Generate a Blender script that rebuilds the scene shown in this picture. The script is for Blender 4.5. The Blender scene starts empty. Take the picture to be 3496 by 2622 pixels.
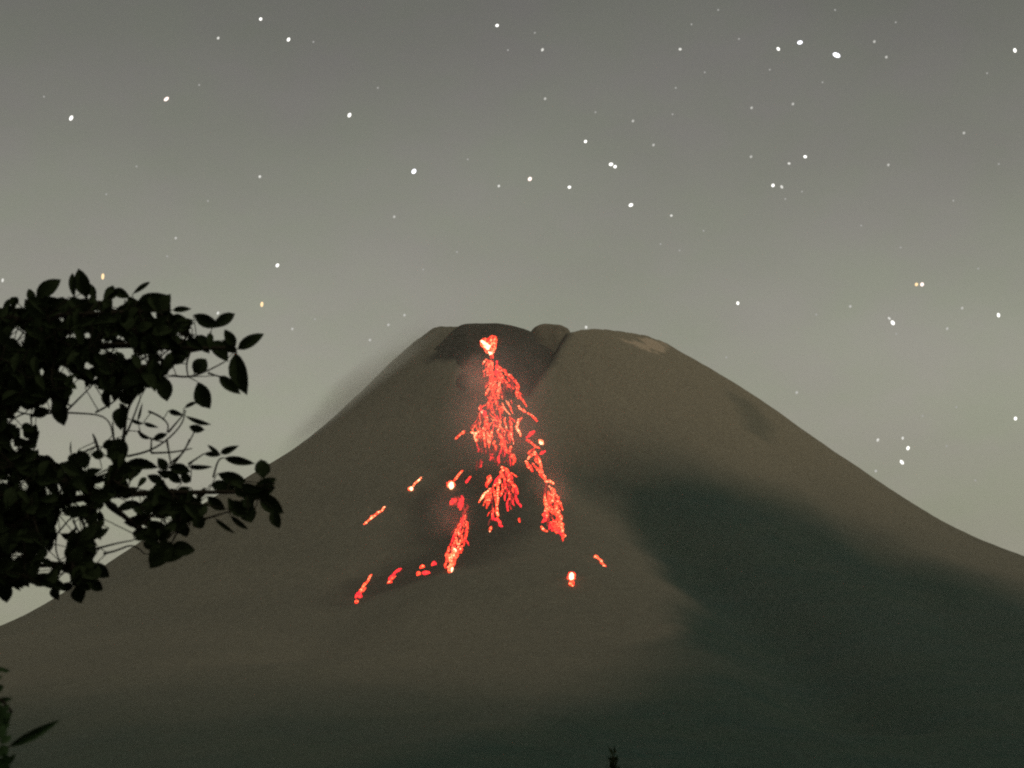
import bpy, math, random
import numpy as np
from mathutils import Vector, Matrix

random.seed(7)
rng = np.random.default_rng(11)
scene = bpy.context.scene
C = scene.collection
RAD = math.radians

# ------------------------------------------------------------------ camera, sky, moon, exposure
PITCH, HALF, CAMZ = 12.05, 12.0, 1.6
cam = bpy.data.objects.new('camera', bpy.data.cameras.new('camera'))
C.objects.link(cam)
cam.location = (0, 0, CAMZ)
cam.rotation_euler = (RAD(90 + PITCH), 0, 0)
cam.data.angle = RAD(2 * HALF)
cam.data.clip_start, cam.data.clip_end = 0.05, 120000
cam.data.dof.use_dof = True
cam.data.dof.focus_distance = 400
cam.data.dof.aperture_fstop = 11.0
scene.camera = cam

MOON_EL, MOON_AZ = 56, 128          # azimuth clockwise from +Y (the view direction): high on the right, a little behind the camera
w = bpy.data.worlds.new('World')
scene.world = w
w.use_nodes = True
nt = w.node_tree
nt.nodes.clear()
N = nt.nodes.new
sky = N('ShaderNodeTexSky')
sky.sky_type = 'NISHITA'
sky.sun_disc = False
sky.sun_elevation, sky.sun_rotation = RAD(MOON_EL), RAD(MOON_AZ)
sky.air_density, sky.dust_density, sky.ozone_density = 1.6, 3.0, 1.0
hsv = N('ShaderNodeHueSaturation'); hsv.inputs['Saturation'].default_value = 0.12
tint = N('ShaderNodeMix'); tint.data_type = 'RGBA'; tint.blend_type = 'MULTIPLY'; tint.inputs[0].default_value = 1
tint.inputs[7].default_value = (1.0, 0.992, 0.845, 1)
tc = N('ShaderNodeTexCoord')
mp = N('ShaderNodeMapping'); mp.inputs['Scale'].default_value = (6, 6, 11); mp.inputs['Rotation'].default_value = (0, RAD(28), 0)
cn = N('ShaderNodeTexNoise'); cn.inputs['Scale'].default_value = 1.0; cn.inputs['Detail'].default_value = 4
cr = N('ShaderNodeMapRange'); cr.inputs[1].default_value = 0.3; cr.inputs[2].default_value = 0.7
cr.inputs[3].default_value = 0.93; cr.inputs[4].default_value = 1.07
cl = N('ShaderNodeVectorMath'); cl.operation = 'SCALE'
bg = N('ShaderNodeBackground'); bg.inputs['Strength'].default_value = 0.030
out = N('ShaderNodeOutputWorld')
L = nt.links.new
L(sky.outputs[0], hsv.inputs['Color']); L(hsv.outputs[0], tint.inputs[6])
n2 = N('ShaderNodeTexNoise'); n2.inputs['Scale'].default_value = 3.4; n2.inputs['Detail'].default_value = 5; n2.inputs['Roughness'].default_value = .6
cmx = N('ShaderNodeMix'); cmx.data_type = 'RGBA'; cmx.inputs[6].default_value = (1.025, 0.99, 1.03, 1); cmx.inputs[7].default_value = (0.99, 1.012, 0.97, 1)
cm2 = N('ShaderNodeMix'); cm2.data_type = 'RGBA'; cm2.blend_type = 'MULTIPLY'; cm2.inputs[0].default_value = 1
r2_ = N('ShaderNodeMapRange'); r2_.inputs[1].default_value = .36; r2_.inputs[2].default_value = .64
L(mp.outputs[0], n2.inputs[0]); L(n2.outputs[0], r2_.inputs[0]); L(r2_.outputs[0], cmx.inputs[0])
L(tint.outputs[2], cm2.inputs[6]); L(cmx.outputs[2], cm2.inputs[7])
L(tc.outputs['Generated'], mp.inputs[0]); L(mp.outputs[0], cn.inputs[0]); L(cn.outputs[0], cr.inputs[0])
L(cm2.outputs[2], cl.inputs[0]); L(cr.outputs[0], cl.inputs['Scale'])
# town light in the low air: the night sky brightens evenly towards the horizon all round
sx = N('ShaderNodeSeparateXYZ'); L(tc.outputs['Generated'], sx.inputs[0])
ab = N('ShaderNodeMath'); ab.operation = 'ABSOLUTE'; L(sx.outputs['Z'], ab.inputs[0])
ma = N('ShaderNodeMapRange'); ma.interpolation_type = 'SMOOTHSTEP'; L(ab.outputs[0], ma.inputs[0])
ma.inputs[1].default_value, ma.inputs[2].default_value, ma.inputs[3].default_value, ma.inputs[4].default_value = 0.15, 0.40, 2.95, 1.2
c2 = N('ShaderNodeVectorMath'); c2.operation = 'SCALE'; L(cl.outputs[0], c2.inputs[0]); L(ma.outputs[0], c2.inputs['Scale'])
wm = N('ShaderNodeMapRange'); L(ab.outputs[0], wm.inputs[0])
wm.inputs[1].default_value, wm.inputs[2].default_value, wm.inputs[3].default_value, wm.inputs[4].default_value = 0.15, 0.36, 0.0, 1.0
wc = N('ShaderNodeMix'); wc.data_type = 'RGBA'; wc.inputs[6].default_value = (1.0, 0.99, 0.90, 1); wc.inputs[7].default_value = (1.0, 0.995, 1.03, 1)
c3 = N('ShaderNodeVectorMath'); c3.operation = 'MULTIPLY'
L(wm.outputs[0], wc.inputs[0]); L(c2.outputs[0], c3.inputs[0]); L(wc.outputs[2], c3.inputs[1])
L(c3.outputs[0], bg.inputs['Color']); L(bg.outputs[0], out.inputs['Surface'])

sun = bpy.data.objects.new('moonlight', bpy.data.lights.new('moonlight', 'SUN'))
C.objects.link(sun)
sun.data.energy = 0.52
sun.data.angle = RAD(4)
sun.data.color = (1.0, 0.92, 0.74)
az = RAD(MOON_AZ)
to_moon = Vector((math.sin(az) * math.cos(RAD(MOON_EL)), math.cos(az) * math.cos(RAD(MOON_EL)), math.sin(RAD(MOON_EL))))
sun.rotation_euler = to_moon.to_track_quat('Z', 'Y').to_euler()
sun.location = to_moon * 50

vs = scene.view_settings
scene.display_settings.display_device = 'sRGB'
vs.view_transform = 'Standard'; vs.look = 'None'; vs.exposure = 0; vs.gamma = 1; vs.use_curve_mapping = False
cy = scene.cycles
cy.use_denoising = False
cy.filter_width = 2.2
cy.sample_clamp_indirect = 1.5
cy.max_bounces = 5; cy.diffuse_bounces = 2; cy.volume_bounces = 3; cy.transparent_max_bounces = 8
cy.volume_step_rate = 1.0

# ------------------------------------------------------------------ helpers
def tag(o, label=None, cat=None, group=None, kind=None):
    for k, v in (('label', label), ('category', cat), ('group', group), ('kind', kind)):
        if v: o[k] = v
    return o

def empty(name, loc, label=None, cat=None, group=None):
    o = bpy.data.objects.new(name, None); C.objects.link(o)
    o.location = loc; o.empty_display_size = 0.2
    return tag(o, label, cat, group)

def link(name, me, mat=None, parent=None, loc=None):
    o = bpy.data.objects.new(name, me); C.objects.link(o)
    if mat is not None and not me.materials: me.materials.append(mat)
    if parent is not None: o.parent = parent
    if loc is not None: o.location = loc
    return o

def mesh(name, v, f, smooth=True):
    me = bpy.data.meshes.new(name)
    me.from_pydata([tuple(map(float, p)) for p in v], [], f)
    if smooth: me.polygons.foreach_set('use_smooth', [True] * len(me.polygons))
    me.update()
    return me

def material(name, color, rough=0.9, noise=None, bump=None):
    m = bpy.data.materials.new(name); m.use_nodes = True
    t = m.node_tree; b = t.nodes['Principled BSDF']
    b.inputs['Base Color'].default_value = (*color, 1); b.inputs['Roughness'].default_value = rough
    b.inputs['Specular IOR Level'].default_value = 0.02
    if noise:
        sc_, lo, hi = noise
        n = t.nodes.new('ShaderNodeTexNoise'); n.inputs['Scale'].default_value = sc_; n.inputs['Detail'].default_value = 5
        c = t.nodes.new('ShaderNodeTexCoord'); r = t.nodes.new('ShaderNodeMapRange')
        r.inputs[1].default_value, r.inputs[2].default_value, r.inputs[3].default_value, r.inputs[4].default_value = .3, .7, lo, hi
        v = t.nodes.new('ShaderNodeVectorMath'); v.operation = 'SCALE'; v.inputs[0].default_value = color
        t.links.new(c.outputs['Object'], n.inputs[0]); t.links.new(n.outputs[0], r.inputs[0])
        t.links.new(r.outputs[0], v.inputs['Scale']); t.links.new(v.outputs[0], b.inputs['Base Color'])
        if bump:
            bp = t.nodes.new('ShaderNodeBump'); bp.inputs['Strength'].default_value = .6; bp.inputs['Distance'].default_value = bump
            t.links.new(n.outputs[0], bp.inputs['Height']); t.links.new(bp.outputs[0], b.inputs['Normal'])
    return m

# lines of sight: a point of the photograph (3496 x 2622) seen from the camera stands at a chosen distance
TH = math.tan(RAD(HALF)); SP, CP = math.sin(RAD(PITCH)), math.cos(RAD(PITCH))
def ray(x, y):
    nx = (x / 3496 - .5) * 2 * TH; ny = (.5 - y / 2622) * 1.5 * TH
    return np.array((nx, CP - ny * SP, SP + ny * CP))
def at(x, y, dist):
    d = ray(x, y)
    return np.array((0, 0, CAMZ)) + d * (dist / d[1])

def vnoise(x, y, seed=0):
    xi = np.floor(x).astype(np.int64); yi = np.floor(y).astype(np.int64); fx = x - xi; fy = y - yi
    def hsh(a, b):
        n = (a * 374761393 + b * 668265263 + seed * 144665) & 0x7fffffff
        n = ((n ^ (n >> 13)) * 1274126177) & 0x7fffffff
        return ((n ^ (n >> 16)) & 0xffff) / 65535.0
    ux = fx * fx * (3 - 2 * fx); uy = fy * fy * (3 - 2 * fy)
    return (hsh(xi, yi) * (1 - ux) + hsh(xi + 1, yi) * ux) * (1 - uy) + (hsh(xi, yi + 1) * (1 - ux) + hsh(xi + 1, yi + 1) * ux) * uy
def fbm(x, y, o=4, seed=0):
    s = 0; a = .5
    for k in range(o):
        s = s + a * (vnoise(x * 2 ** k, y * 2 ** k, seed + k) * 2 - 1); a *= .5
    return s
def sstep(a, b, x):
    t = np.clip((x - a) / (b - a), 0, 1); return t * t * (3 - 2 * t)

# ------------------------------------------------------------------ the volcano
X0, YC = 57.0, 5500.0
RN = np.array([0, 150, 250, 350, 450, 550, 650, 750, 850, 950, 1050, 1150, 1300, 1500, 2000, 2700, 3500, 4500, 9000.])
ZL = np.array([1454.3, 1376.3, 1296.7, 1204.4, 1099.1, 1004.9, 933.9, 868.1, 801.8, 733.6, 660.5, 592.8, 514.7, 445.8, 326.8, 184.9, 35.0, -6, -6])
ZR = np.array([1434.6, 1356.6, 1293.2, 1225.6, 1161.1, 1090.2, 1010.8, 933.9, 860.8, 795.9, 742.9, 698.4, 632.2, 554.9, 396.5, 213.7, 35.0, -6, -6])
def cub(r, z):
    m = np.gradient(z, RN); i = np.clip(np.searchsorted(RN, r) - 1, 0, len(RN) - 2)
    d = RN[i + 1] - RN[i]; t = (r - RN[i]) / d
    return (2*t**3-3*t*t+1)*z[i] + (t**3-2*t*t+t)*d*m[i] + (-2*t**3+3*t*t)*z[i+1] + (t**3-t*t)*d*m[i+1]
def cone(x, y):
    dx = x - X0; dy = y - YC; r = np.hypot(dx, dy); s = dx / np.maximum(r, 1e-6); k = .5 + .5 * s
    return (1 - k) * cub(r, ZL) + k * cub(r, ZR)
CAPT = [(850, 700, 5250), (930, 699, 5250), (990, 699, 5245), (1010, 705, 5240), (1130, 717, 5200), (1180, 719, 5180), (1235, 722, 5165), (1262, 714, 5165), (1290, 709, 5165), (1375, 704, 5190), (1460, 712, 5230)]
CAPX = np.array([(a / 2212 - .5) * 2 * TH * c for a, b, c in CAPT])
CAPZ = np.array([at(1748, b * 1.5805, c)[2] for a, b, c in CAPT])
def inside(px, py, poly):
    c = np.zeros(px.shape, bool); n = len(poly)
    for i in range(n):
        (x1, y1), (x2, y2) = poly[i], poly[(i + 1) % n]
        c ^= ((y1 > py) != (y2 > py)) & (px < (x2 - x1) * (py - y1) / (y2 - y1 + 1e-12) + x1)
    return c
def edge_dist(px, py, poly, closed=True):
    d = np.full(px.shape, 1e9); n = len(poly)
    for i in range(n if closed else n - 1):
        (x1, y1), (x2, y2) = poly[i], poly[(i + 1) % n]
        ex, ey = x2 - x1, y2 - y1
        t = np.clip(((px - x1) * ex + (py - y1) * ey) / (ex * ex + ey * ey), 0, 1)
        d = np.minimum(d, np.hypot(px - x1 - t * ex, py - y1 - t * ey))
    return d
def sdist(px, py, poly):
    return np.where(inside(px, py, poly), 1, -1) * edge_dist(px, py, poly)
# plan outlines on the mountain (metres): the breached crater, the gullies, the forest, the outcrops
CRATER = [(-112, 5240), (-134.7, 5214.0), (-170.3, 5206.0), (-202.4, 5192.0), (-137.3, 5129.0), (-95.9, 5079.0), (-62.9, 5003.0), (-10.6, 4927.0), (37.7, 4924.0), (83.2, 5032.0), (123.7, 5137.0), (128, 5300), (110, 5480), (0, 5560), (-90, 5480)]
GULLIES = [([(114.9, 4741.0), (199.0, 4560.0), (290.8, 4359.0), (379.9, 3992.0), (411.6, 3342.0), (408.1, 2884.0)], 42, 95),
           ([(-111.0, 4700.0), (-177.1, 4433.0), (-244.5, 4143.0), (-316.9, 3549.0)], 20, 90),
           ([(460.5, 5163.0), (524.7, 5018.0), (612.7, 4808.0), (682.1, 4438.0), (712.5, 3736.0)], 12, 60)]
BULGES = [(60, 4080, 26, 200), (-60, 3960, 14, 260), (215, 5130, 8, 80), (-150, 5080, 10, 60), (-172, 5320, 9, 42)]
FOREST = [(112, 4690.0), (190, 4735.0), (323.2, 4680.0), (452.0, 4643.0), (569.2, 4619.0), (662.1, 4551.0), (734.3, 4442.0), (876.9, 4325.0), (948.4, 4123.0), (1500, 3300), (1500, 1300), (-1200, 1300), (-1200, 2300), (-600, 2560), (-320.0, 2640.0), (-70, 2810.0), (110, 3030.0), (219.9, 3333.0), (277.3, 3641.0), (288.0, 3950.0), (263.2, 4199.0), (200.7, 4480.0)]
FANEDGE = [(277, 3641.0), (288, 3950.0), (263.2, 4199.0), (210.7, 4446.0)]
SCRUB = [(481.1, 5169.0), (522.5, 5181.0), (567.9, 5055.0), (538.7, 4972.0), (491.3, 4979.0)]
BASALT = [(-210.0, 4574.0), (-105.8, 4678.0), (67.4, 4664.0), (62.8, 4373.0), (-85.3, 4168.0), (-179.4, 4117.0), (-287.1, 4072.0), (-283.3, 4241.0), (-174.3, 4368.0)]
PALE = [(243.9, 5174.0), (281.5, 5209.0), (305.5, 5266.0), (346.2, 5335.0), (333.9, 5197.0), (299.4, 5167.0), (268.9, 5167.0)]
DOME = (-50.0, 5245.0, at(1050 * 1.5805, 694 * 1.5805, 5225)[2])
CRAG = (86.0, 5290.0, at(1182 * 1.5805, 697 * 1.5805, 5225)[2])

def height(x, y):
    x = np.asarray(x, float); y = np.asarray(y, float)
    z = cone(x, y); r = np.hypot(x - X0, y - YC)
    cap = np.interp(x, CAPX, CAPZ)
    cap = cap + 2.5 * fbm(x / 14, y / 60, 3, 61)
    z = np.where(r < 700, np.minimum(z, cap + .03 * (z - cap)), z)
    th = np.arctan2(x - X0, y - YC)
    ampl = sstep(120, 600, r) * sstep(4500, 3000, r)
    z = z + ampl * (5 * fbm(th * 9, r / 900, 4, 3) + 6 * fbm(x / 260, y / 260, 4, 9))
    z = z + 1.6 * fbm(x / 30, y / 30, 3, 21) * sstep(4500, 3000, r)
    # breached crater
    sd = sdist(x, y, CRATER)
    z = z - (16 + 38 * sstep(0, 70, x)) * sstep(0, 40, sd)
    # ravine right of the debris fan, lesser gullies
    for line, dep, wid in GULLIES:
        d = edge_dist(x, y, line, False)
        z = z - dep * np.exp(-(d / wid) ** 2)
    for cx_, cy_, hh, ww in BULGES:
        z = z + hh * np.exp(-((x - cx_) ** 2 + (y - cy_) ** 2) / ww ** 2)
    return z

def splus(v, k):
    return k * np.logaddexp(0, v / k)
def dome_z(x, y):
    cx_, cy_, zt = DOME
    fr = splus(cy_ - 22 - y, 9); dx_ = x - cx_ - 6 * np.sin(y / 30); la = splus(np.where(dx_ > 0, .46 * (dx_ - 52), -dx_ - 58) - 8 * fbm(y / 40, x * 0 + 3.3, 3, 12), 7); bk = splus(y - cy_ - 60, 10)
    q = sstep(0, 60, fr + la + bk)
    return zt - .92 * fr - 1.05 * la - bk + 8 * fbm(x / 34, y / 34, 4, 41) * (.25 + q) + 3 * fbm(x / 10, y / 10, 3, 43) * q
def crag_z(x, y):
    cx_, cy_, zt = CRAG
    p = ((np.abs(x - cx_) / 55) ** 3 + (np.abs(y - cy_) / 95) ** 3) ** (1 / 3.0)
    return zt - 44 * p ** 6 + 5 * fbm(x / 20, y / 20, 3, 51) * sstep(.1, .5, p)
def surface(x, y):
    return np.maximum(np.maximum(height(x, y), np.where(np.hypot((x - DOME[0]) / 230, (y - DOME[1]) / 330) < 1, dome_z(x, y), -1e9)),
                      np.where(np.hypot((x - CRAG[0]) / 60, (y - CRAG[1]) / 150) < 1, crag_z(x, y), -1e9))
def hit(sx, sy):                     # where the line of sight through a photo point meets the slope
    d = ray(sx, sy); d = d / d[1]
    ys = np.arange(900, 5800, 4.0)
    k = np.nonzero(surface(d[0] * ys, ys) > CAMZ + d[2] * ys)[0]
    if not len(k): return None
    yf = np.linspace(ys[k[0]] - 4, ys[k[0]], 17)
    k2 = np.nonzero(surface(d[0] * yf, yf) > CAMZ + d[2] * yf)[0]
    yv = yf[k2[0]] if len(k2) else ys[k[0]]
    return np.array((d[0] * yv, yv, CAMZ + d[2] * yv))

# rock and forest of the mountain: the attributes say what covers the slope, one paints in light
def slope_material():
    m = bpy.data.materials.new('volcano_slope'); m.use_nodes = True
    t = m.node_tree; b = t.nodes['Principled BSDF']; b.inputs['Roughness'].default_value = .95
    b.inputs['Specular IOR Level'].default_value = .05
    n_ = t.nodes.new; l_ = t.links.new
    geo = n_('ShaderNodeNewGeometry')
    def noise(scale, detail=5):
        n = n_('ShaderNodeTexNoise'); n.inputs['Scale'].default_value = scale; n.inputs['Detail'].default_value = detail
        l_(geo.outputs['Position'], n.inputs[0]); return n.outputs[0]
    def mix(fac, a, b_):
        x = n_('ShaderNodeMix'); x.data_type = 'RGBA'
        for s, v in ((0, fac), (6, a), (7, b_)):
            if hasattr(v, 'is_output'): l_(v, x.inputs[s])
            else: x.inputs[s].default_value = v
        return x.outputs[2]
    def rng_(v, a, b_, c, d):
        r = n_('ShaderNodeMapRange')
        for i, q in enumerate((a, b_, c, d)): r.inputs[i + 1].default_value = q
        l_(v, r.inputs[0]); return r.outputs[0]
    def attr(name):
        a = n_('ShaderNodeAttribute'); a.attribute_name = name; return a.outputs['Fac']
    ash = mix(rng_(noise(.004), .35, .65, 0, 1), ASH_A, ASH_B)
    ash = mix(rng_(noise(.05), .3, .7, 0, .5), ash, ASH_C)
    wood = mix(rng_(noise(.006), .35, .65, 0, 1), WOOD_A, WOOD_B)
    wood = mix(rng_(noise(.11, 3), .42, .6, 0, .55), wood, WOOD_C)
    ash = mix(attr('upper_light'), ash, (.225, .192, .132, 1))  # paler colour in place of stronger moonlight on the upper right
    ash = mix(rng_(noise(.22, 4), .38, .62, 0, .45), ash, (.070, .063, .047, 1))
    col = mix(attr('basalt'), ash, BASALT_C)
    col = mix(attr('pale'), col, PALE_C)
    col = mix(attr('forest'), col, wood)
    l_(col, b.inputs['Base Color'])
    bp = n_('ShaderNodeBump'); bp.inputs['Strength'].default_value = .7; bp.inputs['Distance'].default_value = 6
    l_(noise(.06, 6), bp.inputs['Height']); l_(bp.outputs[0], b.inputs['Normal'])
    return m
ASH_A, ASH_B, ASH_C = (.156, .144, .104, 1), (.131, .124, .091, 1), (.099, .093, .068, 1)
WOOD_A, WOOD_B, WOOD_C = (.014, .041, .033, 1), (.018, .043, .030, 1), (.011, .026, .020, 1)
BASALT_C, PALE_C = (.045, .042, .032, 1), (.44, .34, .24, 1)
slope = slope_material()

def polar(cx_, cy_, rs, ths, zf, name):
    A, B = np.meshgrid(ths, rs)
    gx = cx_ + B * np.sin(A); gy = cy_ + B * np.cos(A); gz = zf(gx, gy)
    nr, nth = A.shape
    v = np.stack((gx, gy, gz), -1).reshape(-1, 3)
    i, j = np.meshgrid(np.arange(nr - 1), np.arange(nth), indexing='ij'); j2 = (j + 1) % nth
    q = np.stack((i * nth + j, (i + 1) * nth + j, (i + 1) * nth + j2, i * nth + j2), -1).reshape(-1, 4)
    me = bpy.data.meshes.new(name)
    me.vertices.add(len(v)); me.vertices.foreach_set('co', v.ravel())
    me.loops.add(q.size); me.loops.foreach_set('vertex_index', q.ravel().astype(np.int32))
    me.polygons.add(len(q)); me.polygons.foreach_set('loop_start', np.arange(0, q.size, 4, dtype=np.int32))
    me.polygons.foreach_set('use_smooth', np.ones(len(q), bool))
    me.update(calc_edges=True); me.validate()
    return me, v
front = np.linspace(math.pi / 2 - .35, 1.5 * math.pi + .35, 760, endpoint=False)
back = np.linspace(-math.pi / 2 + .35, math.pi / 2 - .35, 150, endpoint=False)
ths = np.concatenate((back, front))
rs = np.concatenate((np.linspace(.5, 1500, 330, endpoint=False), np.linspace(1500, 4650, 130)))
me, v = polar(X0, YC, rs, ths, height, 'volcano')
def mask(poly, soft, wob=0., ws=150.):
    x, y = v[:, 0], v[:, 1]
    return sstep(-soft, soft, sdist(x, y, poly) + wob * 2 * fbm(x / ws, y / ws, 4, 77))
near_fan = edge_dist(v[:, 0], v[:, 1], FANEDGE, False)
soft_ = 42 + 108 * sstep(50, 330, near_fan) + 130 * sstep(3500, 2800, v[:, 1]) * sstep(200, -150, v[:, 0])
fd = sdist(v[:, 0], v[:, 1], FOREST) + 60 * fbm(v[:, 0] / 200, v[:, 1] / 200, 4, 77)
forest = np.clip(.5 + .5 * fd / soft_, 0, 1); forest = forest * forest * (3 - 2 * forest)
cov = {'forest': np.maximum.reduce((forest, .35 * mask(SCRUB, 25, 12, 60), .8 * sstep(3500, 2550, v[:, 1] + 260 * fbm(v[:, 0] / 420, v[:, 1] / 420, 4, 31)) * sstep(800, -300, v[:, 0]))) * (.9 + .1 * vnoise(v[:, 0] / 40, v[:, 1] / 40, 5)),
       'basalt': np.maximum(.75 * mask(BASALT, 70, 40, 110), mask(CRATER, 14, 6, 40)),
       'pale': .75 * mask(PALE, 7, 12, 22),
       'upper_light': sstep(620, 1080, v[:, 2] + 130 * fbm(v[:, 0] / 260, v[:, 1] / 260, 4, 91)) * (.35 + .65 * sstep(-150, 220, v[:, 0]))}  # light painted on the high slope, strongest to the right
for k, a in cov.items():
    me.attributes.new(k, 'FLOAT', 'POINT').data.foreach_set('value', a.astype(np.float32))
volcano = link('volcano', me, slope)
tag(volcano, 'steep grey brown volcano with a breached summit and dark forested lower right flank', 'volcano', kind='structure')
fresh = material('fresh_lava_rock', (.05, .046, .036), .95, (.05, .75, 1.25), 3)
old = material('old_summit_rock', (.135, .115, .08), .95, (.05, .8, 1.2), 3)
dm, _ = polar(DOME[0], DOME[1], np.linspace(.5, 330, 110), np.linspace(0, 2 * math.pi, 180, endpoint=False),
              lambda x, y: np.maximum(dome_z(x, y), 930), 'lava_dome')
tag(link('lava_dome', dm, fresh, volcano), 'dark fresh lava dome filling the breached crater')
cm, _ = polar(CRAG[0], CRAG[1], np.linspace(.3, 125, 50), np.linspace(0, 2 * math.pi, 90, endpoint=False),
              lambda x, y: np.maximum(crag_z(x, y), 1000), 'summit_crag')
tag(link('summit_crag', cm, old, volcano), 'rounded rock block standing between two notches of the rim')

# ------------------------------------------------------------------ the ground
soil = material('ground', (.05, .05, .03), .95, (.02, .7, 1.3))
gv = [(0, 2000, 0)]; gf = []
for k, r in enumerate((20, 120, 700, 2500, 6000, 14000)):
    for j in range(64):
        a = 2 * math.pi * j / 64
        gv.append((r * math.sin(a), 2000 + r * math.cos(a), 0))
        if k == 0: gf.append((0, 1 + j, 1 + (j + 1) % 64))
        else:
            b0 = 1 + (k - 1) * 64; b1 = 1 + k * 64
            gf.append((b0 + j, b1 + j, b1 + (j + 1) % 64, b0 + (j + 1) % 64))
tag(link('ground', mesh('ground', gv, gf), soil), kind='structure')

# ------------------------------------------------------------------ haze, mist on the left flank, steam at the vent, gas added for the red glow
def volume_box(name, lo, hi, dens, color, label, soft=False, aniso=0.2):
    c = [(a + b) / 2 for a, b in zip(lo, hi)]; s = [(b - a) / 2 for a, b in zip(lo, hi)]
    m = bpy.data.materials.new(name); m.use_nodes = True; t = m.node_tree; t.nodes.clear()
    o = t.nodes.new('ShaderNodeOutputMaterial'); p = t.nodes.new('ShaderNodeVolumePrincipled')
    p.inputs['Color'].default_value = (*color, 1); p.inputs['Density'].default_value = dens; p.inputs['Anisotropy'].default_value = aniso
    t.links.new(p.outputs[0], o.inputs['Volume'])
    if soft:
        tc_ = t.nodes.new('ShaderNodeTexCoord'); ln = t.nodes.new('ShaderNodeVectorMath'); ln.operation = 'LENGTH'
        nz = t.nodes.new('ShaderNodeTexNoise'); nz.inputs['Scale'].default_value = 2.2; nz.inputs['Detail'].default_value = 2
        ad = t.nodes.new('ShaderNodeMath'); ad.operation = 'MULTIPLY_ADD'; ad.inputs[1].default_value = .7; 
        mr = t.nodes.new('ShaderNodeMapRange'); mr.interpolation_type = 'SMOOTHSTEP'
        mr.inputs[1].default_value, mr.inputs[2].default_value, mr.inputs[3].default_value, mr.inputs[4].default_value = 1.3, .35, 0, dens
        t.links.new(tc_.outputs['Object'], ln.inputs[0]); t.links.new(tc_.outputs['Object'], nz.inputs[0])
        t.links.new(nz.outputs[0], ad.inputs[0]); t.links.new(ln.outputs['Value'], ad.inputs[2])
        t.links.new(ad.outputs[0], mr.inputs[0]); t.links.new(mr.outputs[0], p.inputs['Density'])
    if soft:
        vv = []; ff = []; nu, nv = 20, 12
        for i in range(nv + 1):
            for j in range(nu):
                a, b_ = 2 * math.pi * j / nu, math.pi * i / nv
                vv.append((math.cos(a) * math.sin(b_), math.sin(a) * math.sin(b_), math.cos(b_)))
        for i in range(nv):
            for j in range(nu): ff.append((i * nu + j, (i + 1) * nu + j, (i + 1) * nu + (j + 1) % nu, i * nu + (j + 1) % nu))
    else:
        vv = [(x, y, z) for z in (-1, 1) for y in (-1, 1) for x in (-1, 1)]
        ff = [(0, 2, 3, 1), (4, 5, 7, 6), (0, 1, 5, 4), (2, 6, 7, 3), (0, 4, 6, 2), (1, 3, 7, 5)]
    ob = link(name, mesh(name, vv, ff, soft), m); ob.location = c; ob.scale = s
    return tag(ob, label, None, None, 'stuff')
volume_box('haze', (-15000, -13000, -7.2), (15000, 17000, 1420), 2.2e-5, (.95, .93, .86), 'thin night haze in the air around the mountain')
mc = at(790 * 1.5805, 845 * 1.5805, 5290)
mist = volume_box('mist', mc - np.array((310, 160, 70)), mc + np.array((310, 160, 70)), 9e-3, (.99, .98, .92), 'pale thin mist drifting over the left edge of the summit', True)
mist.rotation_euler = (0, RAD(-40), 0)
sc_ = hit(1040 * 1.5805, 838 * 1.5805) + np.array((-10, -30, 18))
volume_box('smoke', sc_ - np.array((62, 75, 62)), sc_ + np.array((62, 75, 62)), 1.1e-2, (.9, .8, .7), 'thin glowing steam over the narrow neck of the lava', True)

gp = hit(1080 * 1.5805, 960 * 1.5805) + np.array((0, -45, 25))  # gas added to spread a red glow round the apron
volume_box('smoke', gp - np.array((150, 170, 230)), gp + np.array((150, 170, 230)), 4.2e-3, (.9, .85, .8), 'thin gas added over the lava to glow red from it', True)
for (gx_, gy_), rr, lab in (((975, 1140), (70, 80, 95), 'thin gas added for red glow over the lower left lava tongue'), ((1190, 1070), (60, 70, 110), 'thin gas added for red glow over the right lava branch')):
    gp = hit(gx_ * 1.5805, gy_ * 1.5805) + np.array((0, -25, 12))
    volume_box('smoke', gp - np.array(rr), gp + np.array(rr), 4.5e-3, (.9, .8, .7), lab, True)  # added for the glow round the lower streams
# ------------------------------------------------------------------ lava
def glow(name, stops, scale=.23, shift=0.):
    """incandescence: hotter cores and cooler crust mixed through the rubble"""
    m = bpy.data.materials.new(name); m.use_nodes = True; t = m.node_tree; t.nodes.clear()
    o = t.nodes.new('ShaderNodeOutputMaterial'); e = t.nodes.new('ShaderNodeEmission')
    g = t.nodes.new('ShaderNodeNewGeometry'); n = t.nodes.new('ShaderNodeTexNoise'); r = t.nodes.new('ShaderNodeValToRGB')
    n.inputs['Scale'].default_value = scale; n.inputs['Detail'].default_value = 3; n.inputs['Roughness'].default_value = .6
    el = r.color_ramp.elements
    el[0].position, el[0].color = stops[0][0], (*stops[0][1], 1)
    el[1].position, el[1].color = stops[-1][0], (*stops[-1][1], 1)
    for p_, c_ in stops[1:-1]: el.new(p_).color = (*c_, 1)
    t.links.new(g.outputs['Position'], n.inputs[0]); t.links.new(n.outputs[0], r.inputs[0]); t.links.new(r.outputs[0], e.inputs['Color'])
    e.inputs['Strength'].default_value = 3.0
    t.links.new(e.outputs[0], o.inputs['Surface'])
    return m
CRUST, DEEP, RED_, CRIM, ORNG, AMBR, HOT = (.10, .008, .007), (.34, .016, .014), (1.25, .026, .017), (1.05, .014, .036), (1.4, .07, .026), (1.4, .17, .05), (1.8, .70, .36)
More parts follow.
